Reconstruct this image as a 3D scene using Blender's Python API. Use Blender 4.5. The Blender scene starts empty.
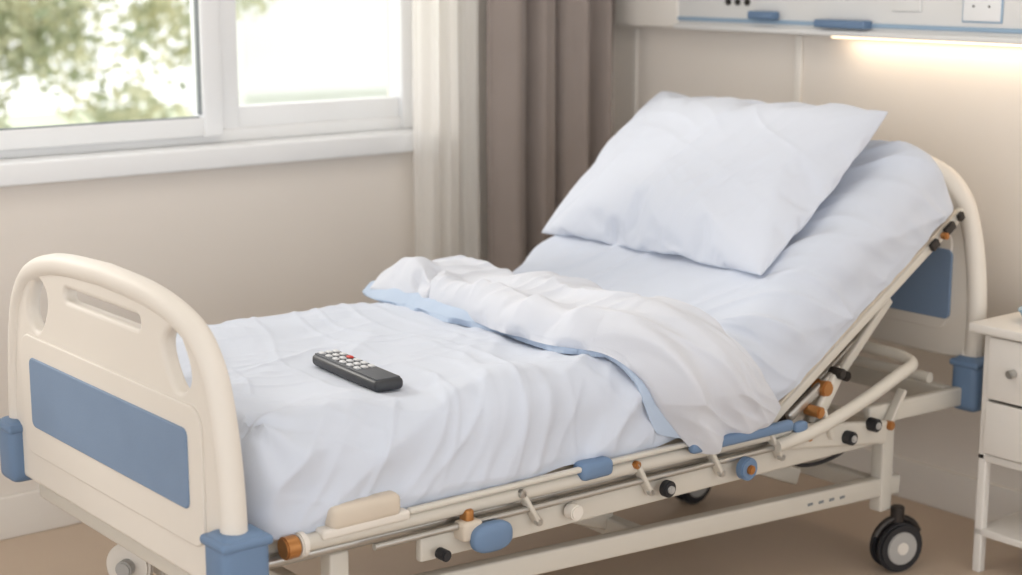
import bpy, bmesh, math, random, time
from mathutils import Vector, Matrix, noise
random.seed(7)
S=bpy.context.scene
COL=S.collection
def lin(c):
    c=c/255.0
    return c/12.92 if c<=0.04045 else ((c+0.055)/1.055)**2.4
def rgb(r,g,b): return (lin(r),lin(g),lin(b),1)
def mat(name,c,rough=0.5,bump=0.0,bscale=200,var=0.04,vscale=6,sheen=0,metal=0,spec=0.5,emit=0,coat=0):
    m=bpy.data.materials.new(name); m.use_nodes=True
    nt=m.node_tree; b=nt.nodes['Principled BSDF']
    tc=nt.nodes.new('ShaderNodeTexCoord')
    n=nt.nodes.new('ShaderNodeTexNoise'); n.inputs['Scale'].default_value=vscale; n.inputs['Detail'].default_value=4
    nt.links.new(tc.outputs['Object'],n.inputs['Vector'])
    cr=nt.nodes.new('ShaderNodeMix'); cr.data_type='RGBA'
    col=rgb(*c)
    cr.inputs['A'].default_value=tuple(v*(1-var) for v in col[:3])+(1,)
    cr.inputs['B'].default_value=tuple(min(1,v*(1+var)) for v in col[:3])+(1,)
    nt.links.new(n.outputs['Fac'],cr.inputs['Factor'])
    nt.links.new(cr.outputs['Result'],b.inputs['Base Color'])
    b.inputs['Roughness'].default_value=rough; b.inputs['Metallic'].default_value=metal
    b.inputs['Specular IOR Level'].default_value=spec
    b.inputs['Sheen Weight'].default_value=sheen
    b.inputs['Coat Weight'].default_value=coat
    if emit:
        b.inputs['Emission Color'].default_value=col; b.inputs['Emission Strength'].default_value=emit
    if bump:
        n2=nt.nodes.new('ShaderNodeTexNoise'); n2.inputs['Scale'].default_value=bscale; n2.inputs['Detail'].default_value=3
        nt.links.new(tc.outputs['Object'],n2.inputs['Vector'])
        bp=nt.nodes.new('ShaderNodeBump'); bp.inputs['Strength'].default_value=bump; bp.inputs['Distance'].default_value=0.002
        nt.links.new(n2.outputs['Fac'],bp.inputs['Height']); nt.links.new(bp.outputs['Normal'],b.inputs['Normal'])
    return m
M={}
M['wall']=mat('wall_paint',(231,224,216),0.85,0.15,300,0.02,2)
M['ceil']=mat('ceiling_paint',(240,238,235),0.9)
M['trim']=mat('trim_paint',(234,229,222),0.6,0,0,0.02)
M['floor']=mat('vinyl_floor',(198,178,158),0.42,0.1,60,0.05,3)
M['white']=mat('white_upvc',(238,239,240),0.4,0,0,0.01)
M['gasket']=mat('gasket_grey',(130,135,138),0.6)
M['cream']=mat('cream_abs',(222,216,207),0.55,0.05,400,0.015)
M['steel']=mat('cream_powdercoat',(206,201,191),0.45,0.05,500,0.02)
M['tan']=mat('tan_pad',(208,196,180),0.6)
M['blue']=mat('blue_plastic',(104,130,162),0.5,0.05,300,0.03)
M['bluep']=mat('blue_panel',(118,140,168),0.6,0.2,250,0.05,12)
M['black']=mat('black_rubber',(34,34,38),0.5)
M['dark']=mat('dark_metal',(60,56,54),0.35,metal=0.6)
M['brass']=mat('brass',(178,124,72),0.35,metal=0.6)
M['grey']=mat('grey_hub',(170,168,165),0.4)
M['chrome']=mat('brushed_chrome',(190,189,186),0.3,metal=0.85)
M['sheet']=mat('cotton_sheet',(206,213,226),0.9,0.35,600,0.015,5,sheen=0.1,spec=0.15)
M['pillow']=mat('pillow_cotton',(209,215,227),0.9,0.3,600,0.01,5,sheen=0.1,spec=0.15)
M['duvet']=mat('duvet_cotton',(211,215,224),0.9,0.35,500,0.01,5,sheen=0.1,spec=0.15)
M['duvetb']=mat('duvet_lining',(184,200,221),0.9,0.25,600,0.02,5,sheen=0.1,spec=0.15)
M['curtain']=mat('taupe_curtain',(152,141,135),0.9,0.3,500,0.06,8,sheen=0.2,spec=0.1)
M['remote']=mat('remote_shell',(50,52,56),0.45)
M['remotetop']=mat('remote_face',(78,81,86),0.5)
M['btn']=mat('button_silver',(205,207,210),0.4)
M['red']=mat('button_red',(200,50,35),0.4)
M['cab']=mat('cabinet_laminate',(231,227,221),0.5,0,0,0.015)
M['panelblue']=mat('panel_strip_blue',(150,176,200),0.4)
M['panelw']=mat('panel_white',(228,228,227),0.45,0,0,0.01)
M['led']=mat('led_diffuser',(255,226,190),0.5,emit=2.2)
M['ceram']=mat('light_blue_ceramic',(170,200,220),0.25)

def finish(me,name,m,parent=None,smooth=True,ang=35):
    ob=bpy.data.objects.new(name,me); COL.objects.link(ob)
    if m is not None:
        for mm in (m if isinstance(m,(list,tuple)) else [m]): me.materials.append(mm)
    if smooth:
        for p in me.polygons: p.use_smooth=True
        if ang:
            me.set_sharp_from_angle(angle=math.radians(ang))
    if parent: ob.parent=parent
    return ob
def empty(name):
    e=bpy.data.objects.new(name,None); COL.objects.link(e); e.empty_display_size=0.1; return e
def rbox(name,x0,x1,y0,y1,z0,z1,r,m,parent=None,rot=None,seg=3):
    bm=bmesh.new(); bmesh.ops.create_cube(bm,size=1)
    sx,sy,sz=x1-x0,y1-y0,z1-z0
    for v in bm.verts: v.co=Vector((v.co.x*sx,v.co.y*sy,v.co.z*sz))
    if r>0: bmesh.ops.bevel(bm,geom=list(bm.edges),offset=min(r,0.49*min(abs(sx),abs(sy),abs(sz))),segments=seg,profile=0.5,affect='EDGES')
    c=Vector(((x0+x1)/2,(y0+y1)/2,(z0+z1)/2))
    for v in bm.verts:
        p=v.co
        if rot is not None: p=rot@p
        v.co=p+c
    me=bpy.data.meshes.new(name); bm.to_mesh(me); bm.free()
    return finish(me,name,m,parent,ang=50)
def bar(name,p0,p1,w,h,r,m,parent=None,up=(0,0,1)):
    p0=Vector(p0);p1=Vector(p1);d=p1-p0;L=d.length;d.normalize()
    u=Vector(up);sd=u.cross(d).normalized();u=d.cross(sd).normalized()
    R=Matrix((d,sd,u)).transposed()
    c=(p0+p1)/2
    return rbox(name,c.x-L/2,c.x+L/2,c.y-w/2,c.y+w/2,c.z-h/2,c.z+h/2,r,m,parent,rot=R)
def cyl(name,c,axis,r,depth,m,parent=None,bev=0.003,seg=32,r2=None):
    bm=bmesh.new(); bmesh.ops.create_cone(bm,cap_ends=True,segments=seg,radius1=r,radius2=r if r2 is None else r2,depth=depth)
    if bev>0:
        es=[e for e in bm.edges if any(len(f.verts)>4 for f in e.link_faces)]
        bmesh.ops.bevel(bm,geom=es,offset=bev,segments=2,affect='EDGES')
    R=Vector((0,0,1)).rotation_difference(Vector(axis).normalized()).to_matrix()
    for v in bm.verts: v.co=R@v.co+Vector(c)
    me=bpy.data.meshes.new(name); bm.to_mesh(me); bm.free()
    return finish(me,name,m,parent)
def catmull(P,n=10):
    P=[Vector(p) for p in P]; out=[]
    Q=[2*P[0]-P[1]]+P+[2*P[-1]-P[-2]]
    for i in range(1,len(Q)-2):
        a,b,c,d=Q[i-1],Q[i],Q[i+1],Q[i+2]
        for k in range(n):
            t=k/n
            out.append(0.5*((2*b)+(c-a)*t+(2*a-5*b+4*c-d)*t*t+(3*b-a-3*c+d)*t**3))
    out.append(P[-1]); return out
def tube(name,pts,r,m,parent=None,sm=True,n=8,seg=16):
    P=catmull(pts,n) if sm else [Vector(p) for p in pts]
    verts=[];faces=[]
    T=(P[1]-P[0]).normalized()
    N=T.orthogonal().normalized()
    for i,p in enumerate(P):
        t=(P[min(i+1,len(P)-1)]-P[max(i-1,0)]).normalized()
        N=(N-t*N.dot(t)).normalized(); B=t.cross(N)
        for k in range(seg):
            a=2*math.pi*k/seg
            verts.append(p+N*math.cos(a)*r+B*math.sin(a)*r)
    for i in range(len(P)-1):
        for k in range(seg):
            a=i*seg+k;b=i*seg+(k+1)%seg
            faces.append((a,b,b+seg,a+seg))
    faces.append(tuple(range(seg))[::-1]); o=(len(P)-1)*seg
    faces.append(tuple(o+k for k in range(seg)))
    me=bpy.data.meshes.new(name); me.from_pydata(verts,[],faces)
    return finish(me,name,m,parent)
def sst(a,b,x):
    t=max(0,min(1,(x-a)/(b-a))) if a!=b else 0
    return t*t*(3-2*t)
def crease(s,t,ang,fa,fl,seed,sharp,warp=0.06):
    wx=noise.noise(Vector((s*3.1,t*3.1,seed+9)))*warp; wy=noise.noise(Vector((s*3.1,t*3.1,seed+19)))*warp
    s+=wx;t+=wy
    c,sn=math.cos(ang),math.sin(ang)
    a=-s*sn+t*c; b=s*c+t*sn
    n=noise.noise(Vector((a*fa,b*fl,seed)))
    return (1-min(1,math.sqrt(n*n+0.0016)*2.2))**sharp

# ---------------- camera ----------------
cam_d=bpy.data.cameras.new('camera'); cam=bpy.data.objects.new('camera',cam_d); COL.objects.link(cam)
cam_d.sensor_width=36; cam_d.lens=58.33
yaw_r=Vector((0.784,-0.621,0)).normalized()
fw=Vector((0.621,0.784,0)).normalized()
p=math.radians(11.17)
f=fw*math.cos(p)+Vector((0,0,-math.sin(p)))
u=fw*math.sin(p)+Vector((0,0,math.cos(p)))
R=Matrix((yaw_r,u,-f)).transposed().to_4x4()
cam.matrix_world=Matrix.Translation((-1.383,-2.568,1.56))@R
cam_d.dof.use_dof=True; cam_d.dof.focus_distance=3.5; cam_d.dof.aperture_fstop=2.3
S.camera=cam

# ---------------- room ----------------
YW=1.70; XH=2.45
def plainbox(bm,x0,x1,y0,y1,z0,z1):
    r=bmesh.ops.create_cube(bm,size=1)
    for v in r['verts']:
        v.co=Vector(((x0+x1)/2+v.co.x*(x1-x0),(y0+y1)/2+v.co.y*(y1-y0),(z0+z1)/2+v.co.z*(z1-z0)))
def pb(name,m,*boxes):
    bm=bmesh.new()
    for b in boxes: plainbox(bm,*b)
    me=bpy.data.meshes.new(name); bm.to_mesh(me); bm.free(); return finish(me,name,m,smooth=False)
pb('floor',M['floor'],(-4,XH+0.2,-4,YW+0.25,-0.1,0))
WX0,WX1,WZ0,WZ1=-0.75,1.66,0.99,2.25
pb('wall_left',M['wall'],(-4,WX0,YW,YW+0.22,0,2.7),(WX1,XH+0.2,YW,YW+0.22,0,2.7),(WX0,WX1,YW,YW+0.22,0,WZ0),(WX0,WX1,YW,YW+0.22,WZ1,2.7))
pb('wall_back',M['wall'],(XH,XH+0.2,-4,YW,0,2.7))
pb('ceiling',M['ceil'],(-4,XH+0.2,-4,YW+0.22,2.7,2.8))
rbox('baseboard_left',-4,XH,YW-0.016,YW,0,0.12,0.004,M['trim'])
rbox('baseboard_back',XH-0.016,XH,-4,YW-0.016,0,0.12,0.004,M['trim'])
rbox('trim_1',XH-0.008,XH,0.845,0.875,0.12,1.34,0.003,M['trim'])
rbox('trim_2',XH-0.008,XH,1.58,1.60,0.12,1.34,0.003,M['trim'])
rbox('trim_3',XH-0.008,XH,-0.80,-0.77,0.12,1.34,0.003,M['trim'])

# window
win=empty('window_1')
rbox('sill',WX0-0.03,WX1+0.0,YW-0.05,YW+0.10,0.975,1.035,0.006,M['white'],win)
W=M['white']
yf0,yf1=1.775,1.84
rbox('frame_bottom',WX0+0.06,1.615,yf0,yf1,1.035,1.073,0.004,W,win)
rbox('frame_top',WX0+0.06,1.615,yf0,yf1,2.19,2.25,0.004,W,win)
rbox('frame_left',WX0,WX0+0.06,yf0,yf1,1.035,2.25,0.004,W,win)
rbox('frame_right',1.615,WX1,yf0-0.004,yf1,1.035,2.25,0.004,W,win)
rbox('mullion',0.968,1.035,yf0+0.004,yf1,1.07,2.2,0.004,W,win)
rbox('fixed_bottom',1.035,1.615,yf0+0.014,yf1,1.07,1.135,0.004,W,win)
ys0,ys1=yf0-0.022,yf1-0.02
rbox('sash_bottom',-0.64,0.905,ys0,ys1,1.058,1.112,0.005,W,win)
rbox('sash_top',-0.64,0.905,ys0,ys1,2.14,2.2,0.005,W,win)
rbox('sash_right',0.904,0.966,ys0-0.002,ys1,1.056,2.2,0.005,W,win)
rbox('sash_left',-0.70,-0.639,ys0-0.002,ys1,1.056,2.2,0.005,W,win)
rbox('gasket_v',0.899,0.905,yf0-0.01,yf0+0.01,1.12,2.14,0.002,M['gasket'],win)
rbox('gasket_h',-0.62,0.897,yf0-0.01,yf0+0.01,1.110,1.116,0.002,M['gasket'],win)
gm=bpy.data.materials.new('window_glass'); gm.use_nodes=True; nt=gm.node_tree; nt.nodes.clear()
o=nt.nodes.new('ShaderNodeOutputMaterial'); mx=nt.nodes.new('ShaderNodeMixShader'); tr=nt.nodes.new('ShaderNodeBsdfTransparent'); gl=nt.nodes.new('ShaderNodeBsdfGlossy'); gl.inputs['Roughness'].default_value=0.05
mx.inputs[0].default_value=0.02; nt.links.new(tr.outputs[0],mx.inputs[1]); nt.links.new(gl.outputs[0],mx.inputs[2]); nt.links.new(mx.outputs[0],o.inputs[0])
rbox('glass_sash',-0.64,0.905,1.80,1.806,1.11,2.14,0,gm,win)
rbox('glass_fixed',1.035,1.615,1.81,1.816,1.135,2.2,0,gm,win)

# curtains
def curtain(name,x0,x1,yc,z0,z1,lam,A,m,seed,parent=None):
    nu,nv=240,60; verts=[];faces=[]
    for i in range(nu+1):
        uu=i/nu
        for j in range(nv+1):
            vv=j/nv; z=z0+(z1-z0)*vv
            ph=2*math.pi*(uu*(x1-x0)/lam)+1.6*noise.noise(Vector((uu*4,vv*0.5,seed)))
            a=A*(0.75+0.5*noise.noise(Vector((uu*6,vv*0.8,seed+5))))
            y=yc+a*math.sin(ph)+0.3*a*math.sin(2.3*ph+1)+0.01*noise.noise(Vector((uu*5,vv*3,seed+2)))
            x=x0+(x1-x0)*uu+0.25*a*math.cos(ph)
            verts.append((x,y,z))
    for i in range(nu):
        for j in range(nv):
            a=i*(nv+1)+j; faces.append((a,a+nv+1,a+nv+2,a+1))
    me=bpy.data.meshes.new(name); me.from_pydata(verts,[],faces)
    return finish(me,name,m,parent,ang=0)
curtain('curtain',1.80,2.35,1.56,0.03,2.5,0.125,0.042,M['curtain'],3.3)
sm=bpy.data.materials.new('sheer_voile'); sm.use_nodes=True; nt=sm.node_tree; nt.nodes.clear()
o=nt.nodes.new('ShaderNodeOutputMaterial'); m1=nt.nodes.new('ShaderNodeMixShader'); m2=nt.nodes.new('ShaderNodeMixShader')
tr=nt.nodes.new('ShaderNodeBsdfTransparent'); df=nt.nodes.new('ShaderNodeBsdfDiffuse'); tl=nt.nodes.new('ShaderNodeBsdfTranslucent')
df.inputs[0].default_value=rgb(250,248,244); tl.inputs[0].default_value=rgb(250,248,244)
m1.inputs[0].default_value=0.5; m2.inputs[0].default_value=0.80
nt.links.new(df.outputs[0],m1.inputs[1]); nt.links.new(tl.outputs[0],m1.inputs[2]); nt.links.new(tr.outputs[0],m2.inputs[1]); nt.links.new(m1.outputs[0],m2.inputs[2]); nt.links.new(m2.outputs[0],o.inputs[0])
curtain('sheer_curtain',1.535,1.79,1.60,0.03,2.5,0.085,0.022,sm,8.1)
tube('curtain_rail',[(-0.9,1.585,2.52),(2.42,1.585,2.52)],0.012,M['white'],sm=False)

# head service panel
hp=empty('bed_head_service_panel')
rbox('housing',2.385,XH,-1.5,1.33,1.345,1.66,0.008,M['panelw'],hp)
rbox('end_cap',2.38,XH,1.32,1.63,1.345,1.66,0.012,M['trim'],hp)
rbox('strip_lower',2.378,2.387,-1.5,1.32,1.372,1.384,0.002,M['panelblue'],hp)
rbox('strip_upper',2.378,2.387,-1.5,1.32,1.50,1.52,0.002,M['panelblue'],hp)
rbox('rail_lip',2.36,2.40,-1.5,1.32,1.345,1.362,0.004,M['panelw'],hp)
rbox('clip_1',2.345,2.385,0.885,0.985,1.385,1.41,0.006,M['blue'],hp)
rbox('clip_2',2.345,2.385,0.53,0.72,1.368,1.392,0.006,M['blue'],hp)
for i,yy in enumerate((1.10,1.06,1.02)):
    cyl('gas_outlet_%d'%i,(2.383,yy,1.435),(1,0,0),0.011,0.012,M['dark'],hp)
for i,yy in enumerate((0.16,-0.05)):
    rbox('socket_plate_%d'%i,2.377,2.387,yy-0.06,yy+0.06,1.40,1.48,0.004,M['white'],hp)
    rbox('socket_rim_%d'%i,2.380,2.386,yy-0.064,yy+0.064,1.396,1.484,0.003,M['panelblue'],hp)
    for k in (-0.025,0.025): cyl('socket_hole_%d_%d'%(i,k*1000),(2.378,yy+k,1.44),(1,0,0),0.006,0.006,M['dark'],hp)
rbox('nurse_call',2.377,2.387,0.36,0.46,1.42,1.50,0.004,M['panelw'],hp)
rbox('led_strip',2.405,2.43,-1.4,0.70,1.337,1.346,0.002,M['led'],hp)

# ---------------- bed ----------------
bed=empty('hospital_bed')
def curve_board(name,outline,holes,half,bev,m,parent,x):
    cu=bpy.data.curves.new(name,'CURVE'); cu.dimensions='2D'; cu.fill_mode='BOTH'; cu.extrude=half-bev; cu.bevel_depth=bev; cu.bevel_resolution=3
    for L in [outline]+holes:
        sp=cu.splines.new('POLY'); sp.points.add(len(L)-1)
        for i,(a,b) in enumerate(L): sp.points[i].co=(a,b,0,1)
        sp.use_cyclic_u=True
    t=bpy.data.objects.new(name+'_c',cu); COL.objects.link(t)
    dg=bpy.context.evaluated_depsgraph_get()
    me=bpy.data.meshes.new_from_object(t.evaluated_get(dg)); bpy.data.objects.remove(t)
    Mx=Matrix(((0,0,1,x),(1,0,0,0),(0,1,0,0),(0,0,0,1)))
    me.transform(Mx); me.name=name
    me.materials.clear()
    return finish(me,name,m,parent,ang=40)
def rrect(y0,y1,z0,z1,r,n=8):
    out=[]
    for (cx,cz,a0) in ((y1-r,z1-r,0),(y0+r,z1-r,90),(y0+r,z0+r,180),(y1-r,z0+r,270)):
        for k in range(n+1):
            a=math.radians(a0+90*k/n); out.append((cx+r*math.cos(a),cz+r*math.sin(a)))
    return out
def oval(cy,cz,ry,rz,tilt=0,n=28):
    out=[]
    for k in range(n):
        a=2*math.pi*k/n; e=0.8
        x=ry*math.copysign(abs(math.cos(a))**e,math.cos(a)); z=rz*math.copysign(abs(math.sin(a))**e,math.sin(a))
        out.append((cy+x*math.cos(tilt)-z*math.sin(tilt),cz+x*math.sin(tilt)+z*math.cos(tilt)))
    return out
def endboard(nm,x,dz,face,pb_=(0.362,0.557,0.708)):
    cy=0.48; B=0.010; HT=0.016
    half=[(0.470,0.425),(0.490,0.435),(0.492,0.56),(0.480,0.68),(0.457,0.78),(0.430,0.839),(0.378,0.889),(0.29,0.920),(0.17,0.937),(0.0,0.944)]
    pts=[Vector((a,b,0)) for a,b in half]
    sm_=catmull(pts,6)
    right=[(cy+v.x,v.y+dz) for v in sm_]
    left=[(cy-v.x,v.y+dz) for v in sm_][::-1][1:]
    outline=right+left
    holes=[oval(cy-0.322,0.832+dz,0.054,0.070,-0.6)[::-1],oval(cy+0.322,0.832+dz,0.054,0.070,0.6)[::-1],
           rrect(cy-0.185,cy+0.185,0.855+dz,0.902+dz,0.0230)[::-1]]
    curve_board(nm,outline,holes,HT,B,M['cream'],bed,x)
    rim=[(x,a,b) for a,b in outline]
    tube(nm+'_rim',rim,0.0255,M['cream'],bed,sm=False)
    curve_board(nm+'_field',rrect(cy-0.415,cy+0.415,0.49+dz,0.755+dz,0.04),[],0.004,0.0035,M['cream'],bed,x+face*(HT+0.001))
    curve_board(nm+'_blue_panel',rrect(cy-pb_[0],cy+pb_[0],pb_[1]+dz,pb_[2]+dz,0.014),[],0.004,0.003,M['bluep'],bed,x+face*(HT+0.005))
endboard('footboard',0.0,0,-1)
endboard('headboard',2.19,0.115,-1,(0.42,0.52,0.70))
for i,(x,y,s) in enumerate(((0.0,-0.012,-1),(0.0,0.968,1),(2.19,-0.012,-1),(2.19,0.968,1))):
    rbox('bumper_%d'%i,x-0.045,x+0.055,y-0.042,y+0.042,0.40,0.545,0.02,M['blue'],bed,seg=4)
    rbox('bumper_lip_%d'%i,x-0.049,x+0.059,y-0.046,y+0.046,0.518,0.538,0.009,M['blue'],bed,seg=4)
    if x>1: rbox('headboard_leg_%d'%i,x-0.02,x+0.02,y-0.02,y+0.02,0.53,0.62,0.006,M['cream'],bed)
# deck frame
for nm,y in (('near',-0.005),('far',0.975)):
    sg=-1 if nm=='near' else 1
    tube('side_tube_'+nm,[(0.11,y,0.485),(1.50,y,0.468)],0.0165,M['steel'],bed,sm=False)
    tube('lower_tube_'+nm,[(0.05,y-sg*0.03,0.452),(1.5,y-sg*0.03,0.44)],0.012,M['chrome'],bed,sm=False)
    tube('control_rod_'+nm,[(0.30,y+sg*0.012,0.447),(1.48,y+sg*0.012,0.436)],0.007,M['chrome'],bed,sm=False)
    bar('flat_bar_'+nm,(0.42,y-sg*0.012,0.408),(1.85,y-sg*0.012,0.395),0.02,0.052,0.005,M['steel'],bed)
    bar('deck_rail_'+nm,(0.03,y-sg*0.06,0.47),(1.42,y-sg*0.06,0.47),0.03,0.05,0.005,M['steel'],bed)
    for k,xx in enumerate((0.66,0.98,1.20,1.40)):
        bar('rail_link_%s_%d'%(nm,k),(xx,y+sg*0.012,0.488),(xx+0.05,y+sg*0.012,0.405),0.010,0.026,0.003,M['steel'],bed,up=(0,1,0))
        cyl('rail_link_bolt_%s_%d'%(nm,k),(xx+0.046,y+sg*0.018,0.412),(0,1,0),0.009,0.014,M['chrome'],bed,bev=0.002)
        cyl('rail_link_top_%s_%d'%(nm,k),(xx+0.002,y+sg*0.018,0.482),(0,1,0),0.009,0.014,M['brass'] if k==1 else M['chrome'],bed,bev=0.002)
rbox('deck_board',0.06,1.42,0.03,0.95,0.485,0.500,0.004,M['tan'],bed)
TH=math.radians(32)
th=TH
bx0,bz0=1.42,0.490
BL=0.85
bx1,bz1=bx0+BL*math.cos(th),bz0+BL*math.sin(th)
bar('back_board',(bx0,0.49,bz0),(bx1-0.02,0.49,bz1-0.012),0.96,0.016,0.004,M['tan'],bed,up=(0,0,1))
for y in (0.015,0.965):
    bar('back_rail_%d'%(y*1000),(bx0,y,bz0-0.012),(bx1,y,bz1-0.012),0.022,0.026,0.006,M['steel'],bed)
for q,(tt,ln) in enumerate(((0.90,0.04),(0.82,0.03),(0.96,0.02))):
    px=bx0+BL*tt*math.cos(th);pz=bz0+BL*tt*math.sin(th)
    bar('back_bracket_%d'%q,(px-ln/2*math.cos(th),-0.004,pz-ln/2*math.sin(th)-0.003),(px+ln/2*math.cos(th),-0.004,pz+ln/2*math.sin(th)-0.003),0.014,0.022,0.004,M['dark'],bed)
cyl('back_bolt',(bx0+BL*0.86*math.cos(th),-0.012,bz0+BL*0.86*math.sin(th)),(0,1,0),0.009,0.02,M['brass'],bed)
rbox('retainer_pad',0.20,0.36,-0.03,0.03,0.50,0.548,0.014,M['tan'],bed)
rbox('retainer_pad_base',0.18,0.38,-0.028,0.03,0.488,0.508,0.006,M['cream'],bed)
cyl('rail_end_knob',(0.115,-0.012,0.487),(1,0,0),0.022,0.03,M['brass'],bed)
cyl('rail_end_ring',(0.14,-0.012,0.487),(1,0,0),0.024,0.016,M['cream'],bed)
def ellip(name,c,rx,ry,rz,m):
    bm=bmesh.new(); bmesh.ops.create_uvsphere(bm,u_segments=32,v_segments=20,radius=1)
    for v in bm.verts:
        w=v.co
        v.co=Vector((c[0]+rx*math.copysign(abs(w.x)**0.75,w.x),c[1]+ry*math.copysign(abs(w.y)**0.6,w.y),c[2]+rz*math.copysign(abs(w.z)**0.75,w.z)))
    me=bpy.data.meshes.new(name); bm.to_mesh(me); bm.free(); return finish(me,name,m,bed,ang=0)
ellip('release_handle_blue',(0.565,-0.045,0.418),0.050,0.018,0.031,M['blue'])
rbox('release_stem',0.50,0.55,-0.04,0.0,0.415,0.455,0.008,M['tan'],bed)
rbox('release_stem_brass',0.515,0.535,-0.03,0.0,0.44,0.478,0.006,M['brass'],bed)
cyl('bolt_black_1',(0.455,-0.03,0.40),(0,1,0),0.012,0.03,M['black'],bed)
rbox('latch_blue',0.82,0.91,-0.035,0.01,0.475,0.515,0.014,M['blue'],bed)
cyl('pivot_1',(0.80,-0.025,0.415),(0,1,0),0.017,0.03,M['cream'],bed)
cyl('knob_black_ring',(1.07,-0.03,0.412),(0,1,0),0.019,0.02,M['black'],bed)
cyl('knob_black_cap',(1.07,-0.042,0.412),(0,1,0),0.009,0.012,M['grey'],bed)
cyl('knob_blue_disc',(1.316,-0.035,0.412),(0,1,0),0.027,0.022,M['blue'],bed)
cyl('knob_blue_cap',(1.316,-0.049,0.412),(0,1,0),0.011,0.012,M['brass'],bed)
bar('rail_blue_grip',(1.13,-0.038,0.495),(1.46,-0.038,0.492),0.024,0.026,0.009,M['blue'],bed)
bar('rail_top_grip',(0.38,-0.018,0.503),(1.16,-0.018,0.500),0.016,0.012,0.005,M['steel'],bed)
# pivot group under the raised back
bar('pivot_plate',(1.46,-0.01,0.455),(1.84,-0.01,0.40),0.02,0.06,0.008,M['steel'],bed)
cyl('pivot_bolt_a',(1.68,-0.03,0.418),(0,1,0),0.017,0.03,M['black'],bed)
cyl('pivot_bolt_b',(1.77,-0.03,0.435),(0,1,0),0.017,0.03,M['black'],bed)
cyl('pivot_bolt_ac',(1.68,-0.046,0.418),(0,1,0),0.009,0.008,M['grey'],bed)
cyl('pivot_bolt_bc',(1.77,-0.046,0.435),(0,1,0),0.009,0.008,M['grey'],bed)
cyl('hinge_pin',(1.62,0.01,0.545),(0,1,0),0.020,0.04,M['brass'],bed)
cyl('hinge_pin_c',(1.66,0.0,0.578),(0,1,0),0.014,0.04,M['dark'],bed)
bar('hinge_arm',(1.50,0.01,0.49),(1.68,0.01,0.585),0.018,0.024,0.006,M['chrome'],bed)
bar('hinge_arm_2',(1.58,0.0,0.46),(1.66,0.0,0.57),0.018,0.034,0.006,M['steel'],bed)
cyl('hinge_pin_d',(1.57,-0.01,0.50),(0,1,0),0.014,0.05,M['brass'],bed)
bar('hinge_strut',(1.60,0.06,0.42),(1.92,0.06,0.72),0.018,0.026,0.005,M['steel'],bed)
cyl('strut_joint',(1.74,0.045,0.55),(0,1,0),0.013,0.03,M['dark'],bed)
tube('gas_spring',[(1.52,0.12,0.40),(1.72,0.12,0.52)],0.013,M['dark'],bed,sm=False)
tube('gas_spring_rod',[(1.71,0.12,0.514),(1.90,0.12,0.628)],0.006,M['chrome'],bed,sm=False)
bar('toggle_link_a',(1.62,-0.02,0.425),(1.585,-0.02,0.505),0.012,0.026,0.004,M['steel'],bed,up=(0,1,0))
bar('toggle_link_b',(1.84,-0.012,0.41),(1.90,-0.012,0.50),0.012,0.026,0.004,M['steel'],bed,up=(0,1,0))
cyl('toggle_pin_b',(1.845,-0.02,0.418),(0,1,0),0.012,0.02,M['brass'],bed)
ellip('lever_blue_small',(1.50,-0.03,0.478),0.022,0.010,0.014,M['blue'])
cyl('pin_small_a',(1.53,-0.03,0.447),(0,1,0),0.010,0.02,M['brass'],bed)
tube('cable_run',[(1.45,0.03,0.43),(1.56,0.02,0.36),(1.72,0.04,0.35),(1.86,0.05,0.40)],0.005,M['black'],bed)
tube('guard_loop',[(1.42,-0.03,0.445),(1.55,-0.035,0.462),(1.72,-0.035,0.505),(1.86,-0.03,0.548),(1.92,-0.02,0.562),(1.945,0.02,0.568),(1.95,0.10,0.572),(1.95,0.5,0.575),(1.95,0.9,0.572)],0.016,M['steel'],bed)
tube('head_cross_tube',[(2.05,0.02,0.50),(2.05,0.95,0.50)],0.014,M['steel'],bed,sm=False)
bar('head_side_bar',(1.80,0.02,0.44),(2.17,0.0,0.44),0.025,0.05,0.006,M['steel'],bed)
bar('head_side_bar_far',(1.40,0.95,0.44),(2.17,0.97,0.44),0.025,0.05,0.006,M['steel'],bed)
bar('foot_cross',(0.06,0.02,0.43),(0.06,0.95,0.43),0.03,0.05,0.006,M['steel'],bed)
bar('mid_cross',(1.45,0.0,0.42),(1.45,0.95,0.42),0.03,0.04,0.006,M['steel'],bed)
bar('head_cross',(2.13,0.02,0.44),(2.13,0.95,0.44),0.03,0.05,0.006,M['steel'],bed)
for nm,y in (('near',0.06),('far',0.80)):
    bar('base_beam_'+nm,(0.22,y,0.315),(1.98,y,0.222),0.035,0.05,0.006,M['steel'],bed)
    rbox('post_head_'+nm,1.90,1.945,y-0.02,y+0.02,0.16,0.43,0.006,M['steel'],bed)
    rbox('post_foot_'+nm,0.235,0.28,y-0.02,y+0.02,0.16,0.43,0.006,M['steel'],bed)
for k,xx in enumerate((1.62,1.66,1.70,1.74)):
    rbox('beam_label_%d'%k,xx,xx+0.018,0.0405,0.0425,0.236-k*0.002,0.243-k*0.002,0.0008,M['gasket'],bed)
bar('base_beam_low_far',(0.24,0.82,0.17),(1.95,0.82,0.17),0.03,0.035,0.006,M['steel'],bed)
for x,z in ((0.26,0.30),(1.92,0.22),(1.92,0.38),(1.1,0.26)):
    bar('base_cross_%d_%d'%(x*100,z*100),(x,0.06,z),(x,0.80,z),0.035,0.045,0.006,M['steel'],bed)
tube('torsion_bar',[(1.5,0.05,0.38),(1.5,0.85,0.38)],0.02,M['steel'],bed,sm=False)
bar('lift_arm_1',(0.7,0.2,0.42),(1.1,0.2,0.27),0.03,0.045,0.006,M['steel'],bed)
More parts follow.
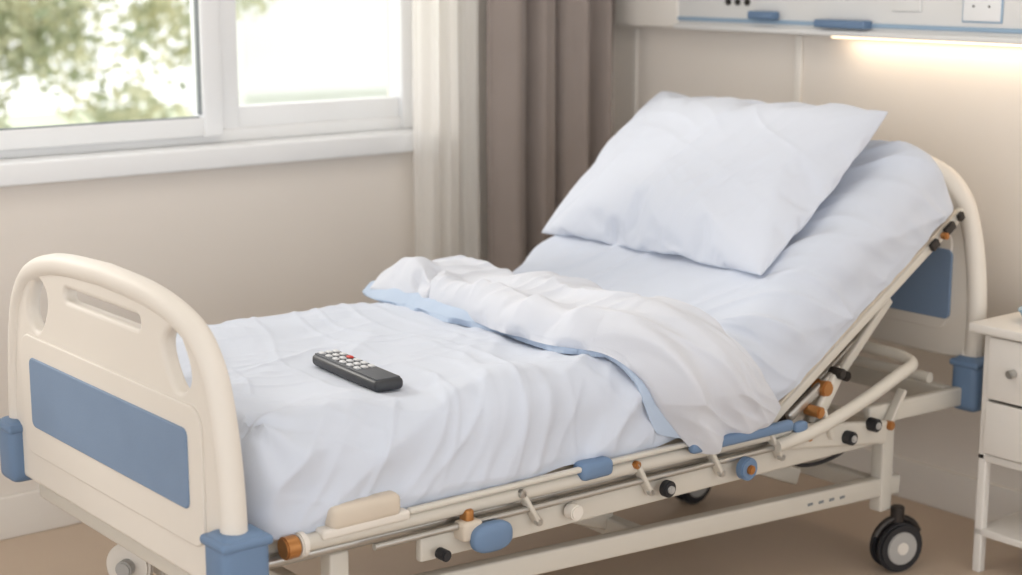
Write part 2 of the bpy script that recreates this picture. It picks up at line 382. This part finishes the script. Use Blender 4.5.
bar('lift_arm_2',(0.7,0.7,0.42),(1.1,0.7,0.27),0.03,0.045,0.006,M['steel'],bed)
bar('lift_arm_3',(1.35,0.2,0.41),(1.75,0.2,0.25),0.03,0.045,0.006,M['steel'],bed)
bar('lift_arm_4',(1.35,0.7,0.41),(1.75,0.7,0.25),0.03,0.045,0.006,M['steel'],bed)
bar('back_actuator',(1.15,0.49,0.30),(1.75,0.49,0.62),0.05,0.05,0.02,M['grey'],bed)
bar('under_foot_bar',(0.03,0.93,0.38),(0.03,0.10,0.38),0.03,0.04,0.008,M['steel'],bed)
bar('under_foot_leg',(0.05,0.78,0.40),(0.22,0.82,0.22),0.03,0.04,0.008,M['steel'],bed)
cyl('brake_disc',(0.17,0.80,0.20),(0.75,0.6,0),0.055,0.03,M['cream'],bed,bev=0.006)
cyl('brake_disc_hub',(0.155,0.788,0.20),(0.75,0.6,0),0.02,0.04,M['grey'],bed,bev=0.004)
def caster(k,x,y,ang=0.25,s=1.0,hub='grey'):
    ax=Vector((math.sin(ang),-math.cos(ang),0)); r=0.072*s
    c=Vector((x,y,r))
    for j,o_ in enumerate((-0.017,0.017)):
        cc=c+ax*o_
        cyl('caster_tire_%d_%d'%(k,j),cc,ax,r,0.022,M['black'],bed,bev=0.006)
        cyl('caster_hub_%d_%d'%(k,j),cc+ax*(0.012 if j else -0.012)*1.0,ax,r*0.66,0.006,M[hub],bed,bev=0.002)
        cyl('caster_hubcap_%d_%d'%(k,j),cc+ax*(0.0155 if j else -0.0155),ax,r*0.25,0.006,M['cream'],bed,bev=0.002)
    tn=Vector((ax.y,-ax.x,0))
    pts=[]
    for q in range(9):
        a=math.radians(25+130*q/8); pts.append(c+tn*math.cos(a)*r*1.08+Vector((0,0,1))*math.sin(a)*r*1.12)
    tube('caster_fender_%d'%k,pts,0.010,M['dark'],bed)
    cyl('caster_stem_%d'%k,(x,y,0.148),(0,0,1),0.018,0.05,M['dark'],bed)
caster(0,1.950,0.025,-0.3,0.92); caster(1,1.92,0.75,0.0,0.9); caster(2,0.26,0.80,-0.2,0.9,hub='cream'); caster(3,0.26,0.06,0.2,0.9)

# ---------------- mattress + fitted sheet ----------------
def mattress(name,nm,nv,m):
    x0=0.055; xb=1.30; Rb=0.36; th=TH
    Lf=xb-x0; La=Rb*th; Ls=0.755; L=Lf+La+Ls
    zb=0.507; T=0.192; yc=0.49; hw=0.483; r=0.092; re=0.070
    def path(s):
        if s<Lf: return x0+s,zb,0.0
        if s<Lf+La:
            a=(s-Lf)/Rb; return xb+Rb*math.sin(a),zb+Rb*(1-math.cos(a)),a
        d=s-Lf-La; return xb+Rb*math.sin(th)+d*math.cos(th),zb+Rb*(1-math.cos(th))+d*math.sin(th),th
    side=T-r; arc=r*math.pi/2; top=2*(hw-r); tot=2*side+2*arc+top
    ss=[]
    ne=10
    for k in range(ne+1): ss.append(re*(1-math.cos(math.pi/2*k/ne)))
    for k in range(1,nm): ss.append(re+(L-2*re)*k/nm)
    for k in range(ne+1): ss.append(L-re*(1-math.cos(math.pi/2*(ne-k)/ne)))
    verts=[];faces=[]
    for s in ss:
        e=min(s,L-s); ins=0
        if e<re: ins=re-math.sqrt(max(0,re*re-(re-e)**2))
        X,Z,a=path(s)
        nx,nz=-math.sin(a),math.cos(a)
        for j in range(nv+1):
            q=tot*j/nv; t=q-side-arc
            if q<side: y=-hw;h=q;ny,nh=-1,0
            elif q<side+arc:
                b=(q-side)/r; y=-hw+r-r*math.cos(b);h=side+r*math.sin(b);ny,nh=-math.cos(b),math.sin(b)
            elif q<side+arc+top: y=-hw+r+(q-side-arc);h=T;ny,nh=0,1
            elif q<side+2*arc+top:
                b=(q-side-arc-top)/r; y=hw-r+r*math.sin(b);h=side+r*math.cos(b);ny,nh=math.sin(b),math.cos(b)
            else: y=hw;h=side-(q-side-2*arc-top);ny,nh=1,0
            y-=ny*ins; h-=nh*ins
            near=1-sst(-0.08,0.14,t)
            back=sst(Lf-0.1,Lf+0.2,s)
            fl=1-back
            w=0.008*noise.noise(Vector((s*1.8,t*2.2,1.3)))
            w+=0.004*noise.noise(Vector((s*5,t*4,4.3)))
            w+=fl*0.011*crease(s,t,math.radians(62),5.5,1.0,2.2,2.4,0.12)
            w+=fl*0.008*crease(s,t,math.radians(15),6.5,1.3,7.7,3,0.12)
            w+=fl*0.005*crease(s,t,math.radians(80),12,2.0,11.7,3.2,0.12)
            w+=fl*0.003*crease(s,t,math.radians(-25),14,2.5,51.7,3.5,0.12)
            w+=fl*near*0.016*crease(s,t,math.radians(38),6.5,1.5,21.7,1.7)
            w+=fl*near*0.007*crease(s,t,math.radians(50),13,3,25.7,2.4)
            w+=back*(0.6+0.4*near)*0.013*crease(s,t,math.radians(148),6.5,1.0,31.0,2.2)
            w+=back*0.008*crease(s,t,math.radians(130),12,1.8,35.0,2.8)
            w+=back*near*0.012*crease(s,t,math.radians(118),12,2.2,38.0,1.9)
            d=math.hypot(s-0.05,t-0.0)
            ang=math.atan2(t+0.02,s-0.03)
            w+=0.010*math.exp(-d*4.5)*math.sin(ang*6+2*noise.noise(Vector((s*4,t*4,3))))
            dr=math.hypot((X-0.46)/1.0,max(0,abs(yc+y-0.276)-0.15))
            w*=sst(0.01,0.12,dr)
            w=w*sst(0,0.05,e)
            hemfade=sst(0,0.03,q)*sst(0,0.03,tot-q)
            h+=nh*w; y+=ny*w*(0.5+0.5*hemfade)
            if q<side: h+=(1-q/side)*(0.012*noise.noise(Vector((s*6,1,2)))-0.005)
            verts.append((X+nx*h,yc+y,Z+nz*h))
    n=nv+1
    for i in range(len(ss)-1):
        for j in range(nv):
            a=i*n+j; faces.append((a,a+1,a+n+1,a+n))
        a=i*n+nv; b=i*n; faces.append((a,b,b+n,a+n))
    faces.append(tuple(range(n))[::-1]); o=(len(ss)-1)*n; faces.append(tuple(range(o,o+n)))
    me=bpy.data.meshes.new(name); me.from_pydata(verts,[],faces)
    bm=bmesh.new(); bm.from_mesh(me); bmesh.ops.recalc_face_normals(bm,faces=bm.faces); bm.to_mesh(me); bm.free()
    return finish(me,name,m,ang=60)
mattress('mattress',420,300,M['sheet'])

# ---------------- cloth simulation helpers ----------------
def bag(nx,ny,fn,thick):
    idx={};verts=[];faces=[]
    for sgn in (1,-1):
        for i in range(nx+1):
            for j in range(ny+1):
                edge=i in(0,nx) or j in(0,ny)
                if sgn==-1 and edge: idx[(sgn,i,j)]=idx[(1,i,j)]; continue
                uu=-1+2*i/nx; vv=-1+2*j/ny
                P=fn(uu,vv)
                h=thick*((1-uu**4)*(1-vv**4))**0.5*sgn
                idx[(sgn,i,j)]=len(verts); verts.append(Vector((P[0],P[1],P[2]+h)))
        for i in range(nx):
            for j in range(ny):
                q=[idx[(sgn,i,j)],idx[(sgn,i+1,j)],idx[(sgn,i+1,j+1)],idx[(sgn,i,j+1)]]
                faces.append(q if sgn>0 else q[::-1])
    return verts,faces
def inflate_bag(name,m,nx,ny,fn,thick,frames,sub,**kw):
    v,fa=bag(nx,ny,fn,thick)
    me=bpy.data.meshes.new(name); me.from_pydata(v,[],fa); me.materials.append(m)
    ob=bpy.data.objects.new(name,me); COL.objects.link(ob)
    md=ob.modifiers.new('cloth','CLOTH'); st=md.settings
    for k,val in kw.items(): setattr(st,k,val)
    st.effector_weights.gravity=0; st.use_pressure=True
    md.collision_settings.use_collision=False
    md.point_cache.frame_start=1; md.point_cache.frame_end=frames+5
    sb=ob.modifiers.new('sub','SUBSURF'); sb.levels=sub; sb.render_levels=sub
    for fr in range(1,frames+1): S.frame_set(fr)
    dg=bpy.context.evaluated_depsgraph_get()
    out=bpy.data.meshes.new_from_object(ob.evaluated_get(dg))
    bpy.data.objects.remove(ob); S.frame_set(1)
    out.name=name
    return out
S.frame_start=1; S.frame_end=80
DL=1.19
def place_duvet(me,wid,zt,zbm,lift,shift,seed,amp,dl=DL):
    xs=[q.co.x for q in me.vertices]; ys=[q.co.y for q in me.vertices]; zs=[q.co.z for q in me.vertices]
    x0_,x1_=min(xs),max(xs); y0_,y1_=min(ys),max(ys); zm=max(zs)
    pr=0.085; ytop=1.00; ze=0.700
    l1=ytop-0.085
    for q in me.vertices:
        a=(q.co.x-(x0_+x1_)/2)/((x1_-x0_)/2); l=(y1_-q.co.y)/(y1_-y0_)*dl
        zz=q.co.z/zm
        h=(zt*zz if zz>0 else zbm*zz)
        fall=sst(0,0.10,l)*sst(0,0.06,dl-l)
        w=amp*1.5*(crease(l,a*0.2,math.radians(75),6,2.0,seed,1.8)-0.3)
        w+=amp*1.3*(crease(l,a*0.2,math.radians(15),8,2.0,seed+4,2)-0.3)
        w+=amp*1.8*noise.noise(Vector((l*4,a*1.3,seed+7)))
        w+=amp*0.9*(crease(l,a*0.2,math.radians(50),18,4,seed+9,2)-0.3)
        if zz>0: h+=w*min(1,zz*2)*(0.4+0.6*fall)
        if zz>0: h+=0.022*math.exp(-((a+0.62)/0.22)**2)-0.014*math.exp(-((a+0.15)/0.2)**2)+0.012*math.exp(-((a-0.5)/0.25)**2)
        if zz>0: h*=1+0.25*math.exp(-(l/0.22)**2)+0.25*math.exp(-((l-dl)/0.16)**2)
        h+=lift
        sl=l-0.86
        K=0.74
        cx=1.055+ (K*sl if sl>0.06 else (K*0.06*((sl+0.06)/0.12)**2 if sl>-0.06 else 0))
        fz=math.exp(-(l/0.28)**2)
        wv=1+0.06*math.sin(l*7+seed)+0.04*math.sin(l*17+seed)-0.20*fz
        xx=cx+0.03*fz+shift+a*wid*wv
        if l<l1: y=ytop-l; z=ze; ny,nz_=0,1
        elif l<l1+pr*math.pi/2:
            b=(l-l1)/pr; y=ytop-l1-pr*math.sin(b); z=ze-pr*(1-math.cos(b)); ny,nz_=-math.sin(b),math.cos(b)
        else:
            d=l-l1-pr*math.pi/2; y=ytop-l1-pr-0.02*d; z=ze-pr-d; ny,nz_=-1,0.0
        z+=max(0,xx-1.30)*0.35*(1 if ny>-0.5 else 0.5)
        q.co=Vector((xx,y+ny*h,z+nz_*h))
def qfn(uu,vv):
    rw=0.215*(1-0.10*abs(vv)**8); return (rw*uu,0.66*vv*(1-0.03*abs(uu)**5),0.003*math.sin(uu*7+vv*23))
dm=inflate_bag('duvet_top_fold',M['duvet'],36,110,qfn,0.02,30,2,quality=7,mass=0.2,air_damping=4,tension_stiffness=16,compression_stiffness=16,shear_stiffness=5,bending_stiffness=0.1,uniform_pressure_force=2.0,shrink_min=-0.09,shrink_max=-0.09)
d2=dm.copy(); d2.name='duvet_under_layer'; d2.materials.clear(); d2.materials.append(M['duvetb'])
place_duvet(dm,0.182,0.086,0.012,0.024,0.0,3.1,0.0105)
for q in d2.vertices: q.co.y*=-1
d2.flip_normals()
place_duvet(d2,0.178,0.022,0.006,0.008,-0.008,13.1,0.004,DL-0.025)
dv_=empty('duvet')
finish(dm,'duvet_top_fold',None,dv_,ang=0); finish(d2,'duvet_under_layer',None,dv_,ang=0)
# pillow
def pfn(uu,vv): return (0.425*uu*(1+0.05*(1-vv*vv)),0.285*vv*(1+0.08*(1-uu*uu)),0.002*math.sin(uu*11)*math.cos(vv*6+1))
pm=inflate_bag('pillow',M['pillow'],76,54,pfn,0.02,34,2,quality=7,mass=0.2,air_damping=4,tension_stiffness=18,compression_stiffness=18,shear_stiffness=6,bending_stiffness=0.12,uniform_pressure_force=1.7,shrink_min=-0.05,shrink_max=-0.05)
ey=Vector((0.46,0,0.375)).normalized(); ex=Vector((0,-1,0)); nz=ex.cross(ey).normalized()
c=Vector((1.747,0.528,1.000))+nz*0.014-ey*0.012
xm=max(q.co.x for q in pm.vertices); ym=max(q.co.y for q in pm.vertices)
for q in pm.vertices:
    x,y,z=q.co
    if z<0: z*=0.62
    else: z*=0.93
    fu=max(0,1-abs(x/xm)**3)*max(0,1-abs(y/ym)**3)
    if z>0: z+=fu*(0.006*(crease(x,y,math.radians(40),6,1.5,61.0,2.2)-0.3)+0.004*(crease(x,y,math.radians(-20),9,2,64.0,2.5)-0.3)+0.003*(crease(x,y,math.radians(70),14,3,67.0,2.5)-0.3))
    q.co=c+ex*x*0.965+ey*y+nz*z
finish(pm,'pillow',None,ang=0)

# ---------------- remote ----------------
rem=empty('remote_control')
rc=Vector((0.459,0.280,0)); dirv=Vector((0.03,0.346,0)); ang=math.atan2(dirv.y,dirv.x)
Rz=Matrix.Rotation(ang,3,'Z')
def rloc(l,w): 
    v=Rz@Vector((l,w,0)); return rc+v
def rb(name,l0,l1,w0,w1,z0,z1,r,m):
    k=0.88
    l0*=k;l1*=k;w0*=k;w1*=k
    c=rloc((l0+l1)/2,(w0+w1)/2)
    return rbox(name,c.x-(l1-l0)/2,c.x+(l1-l0)/2,c.y-(w1-w0)/2,c.y+(w1-w0)/2,z0,z1,r,m,rem,rot=Rz)
zr=0.702
rb('body',-0.165,0.165,-0.038,0.038,zr,zr+0.026,0.010,M['remote'])
rb('face',-0.157,0.157,-0.031,0.031,zr+0.0245,zr+0.0275,0.0012,M['remotetop'])
for i in range(6):
    for j in range(3):
        l=0.140-i*0.036; w=(-0.019,0,0.019)[j]
        mm=M['btn']
        if (i,j)==(2,0): mm=M['red']
        rb('button_%d_%d'%(i,j),l-0.010,l+0.010,w-0.0065,w+0.0065,zr+0.026,zr+0.0315,0.0026,mm)

# ---------------- bedside cabinet ----------------
cab=empty('bedside_cabinet')
cx0,cx1,cy1,cy0=2.10,2.43,-0.105,-0.60
rbox('top',cx0-0.025,cx1,cy0-0.02,cy1+0.035,0.635,0.66,0.006,M['cab'],cab)
rbox('side_l',cx0,cx1,cy1-0.02,cy1,0.30,0.636,0.003,M['cab'],cab)
rbox('side_r',cx0,cx1,cy0,cy0+0.02,0.30,0.636,0.003,M['cab'],cab)
rbox('back',cx1-0.012,cx1,cy0,cy1,0.30,0.636,0.002,M['cab'],cab)
rbox('bottom',cx0,cx1,cy0,cy1,0.30,0.32,0.003,M['cab'],cab)
rbox('drawer_front',cx0-0.012,cx0+0.006,cy0+0.022,cy1-0.022,0.47,0.63,0.003,M['cab'],cab)
rbox('door_front',cx0-0.012,cx0+0.006,cy0+0.022,cy1-0.022,0.325,0.462,0.003,M['cab'],cab)
cyl('knob_1',(cx0-0.024,cy1-0.10,0.55),(1,0,0),0.011,0.024,M['chrome'],cab)
rbox('shelf',cx0,cx1,cy0,cy1,0.10,0.12,0.003,M['cab'],cab)
for i,(x,y) in enumerate(((cx0+0.012,cy1-0.012),(cx0+0.012,cy0+0.012),(cx1-0.012,cy1-0.012),(cx1-0.012,cy0+0.012))):
    rbox('leg_%d'%i,x-0.012,x+0.012,y-0.012,y+0.012,0,0.31,0.003,M['cab'],cab)
dish=empty('ceramic_dish')
cyl('bowl',(2.22,-0.19,0.675),(0,0,1),0.045,0.03,M['ceram'],dish,r2=0.06)
cyl('rim',(2.22,-0.19,0.690),(0,0,1),0.062,0.006,M['ceram'],dish,bev=0.002)

# ---------------- outside ----------------
lm=bpy.data.materials.new('leaf'); lm.use_nodes=True; nt=lm.node_tree; nt.nodes.clear()
o=nt.nodes.new('ShaderNodeOutputMaterial'); mx=nt.nodes.new('ShaderNodeMixShader'); df=nt.nodes.new('ShaderNodeBsdfDiffuse'); tl=nt.nodes.new('ShaderNodeBsdfTranslucent')
tc=nt.nodes.new('ShaderNodeTexCoord'); nz_=nt.nodes.new('ShaderNodeTexNoise'); nz_.inputs['Scale'].default_value=4
cr=nt.nodes.new('ShaderNodeValToRGB'); cr.color_ramp.elements[0].position=0.38; cr.color_ramp.elements[0].color=rgb(158,168,138); cr.color_ramp.elements[1].position=0.62; cr.color_ramp.elements[1].color=rgb(232,229,202)
nt.links.new(tc.outputs['Object'],nz_.inputs['Vector']); nt.links.new(nz_.outputs['Fac'],cr.inputs[0]); nt.links.new(cr.outputs[0],df.inputs[0]); nt.links.new(cr.outputs[0],tl.inputs[0])
mx.inputs[0].default_value=0.5; nt.links.new(df.outputs[0],mx.inputs[1]); nt.links.new(tl.outputs[0],mx.inputs[2]); nt.links.new(mx.outputs[0],o.inputs[0])
verts=[];faces=[]
blobs=[]
for k in range(54):
    blobs.append((random.uniform(2.0,4.4),random.uniform(7.6,8.8),random.uniform(-0.2,1.7),random.uniform(0.2,0.42)))
for k in range(9500):
    bx,by,bz,br=random.choice(blobs)
    d=Vector((random.gauss(0,1),random.gauss(0,1),random.gauss(0,1))).normalized()*br*random.uniform(0.5,1.05)
    c=Vector((bx,by,bz))+d
    a=Vector((random.gauss(0,1),random.gauss(0,1),random.gauss(0,1))).normalized(); b=a.orthogonal().normalized()
    l=random.uniform(0.035,0.07); wv=l*0.5
    i0=len(verts); verts+= [c-a*l,c+b*wv,c+a*l,c-b*wv]; faces.append((i0,i0+1,i0+2,i0+3))
me=bpy.data.meshes.new('bush'); me.from_pydata(verts,[],faces); finish(me,'bush',lm,smooth=False)
M['lawn']=mat('lawn',(200,208,180),0.9,0.3,40,0.15,2)
M['render']=mat('pale_render',(230,231,232),0.9,0.1,50,0.03,2)
rbox('lawn',-12,20,YW+0.3,26,-1.25,-1.1,0,M['lawn'])
bld=empty('neighbouring_building')
rbox('facade',5.45,14,9.6,10.6,-1.1,4,0.01,M['render'],bld)
rbox('ledge',5.4,14,9.5,9.6,0.45,0.55,0.01,M['render'],bld)

# ---------------- lights ----------------
w=bpy.data.worlds.new('world'); S.world=w; w.use_nodes=True
bg=w.node_tree.nodes['Background']; bg.inputs[0].default_value=(0.98,0.985,0.99,1); bg.inputs[1].default_value=1.78
sd=bpy.data.lights.new('sun','SUN'); sd.energy=1.5; sd.angle=math.radians(9); sd.color=(1,0.95,0.87)
so=bpy.data.objects.new('sun',sd); COL.objects.link(so)
dv=Vector((0.35,-0.85,-0.46)).normalized()
so.rotation_euler=dv.to_track_quat('-Z','Y').to_euler(); so.location=(0,6,5)
ad=bpy.data.lights.new('added_overhead_fill','AREA'); ad.shape='RECTANGLE'; ad.size=1.2; ad.size_y=1.2; ad.energy=11; ad.color=(1,0.95,0.89)  # unseen fill light, added overhead to brighten bed tops more than sides
ao=bpy.data.objects.new('added_overhead_fill',ad); COL.objects.link(ao); ao.location=(0.6,0.1,2.66); ao.rotation_euler=(0,0,0)
ld=bpy.data.lights.new('led_lamp','AREA'); ld.shape='RECTANGLE'; ld.size=0.03; ld.size_y=2.0; ld.energy=1.5; ld.color=(1,0.82,0.6)
lo=bpy.data.objects.new('led_lamp',ld); COL.objects.link(lo); lo.location=(2.415,-0.35,1.333)
S.view_settings.view_transform='Standard'; S.view_settings.exposure=0.0
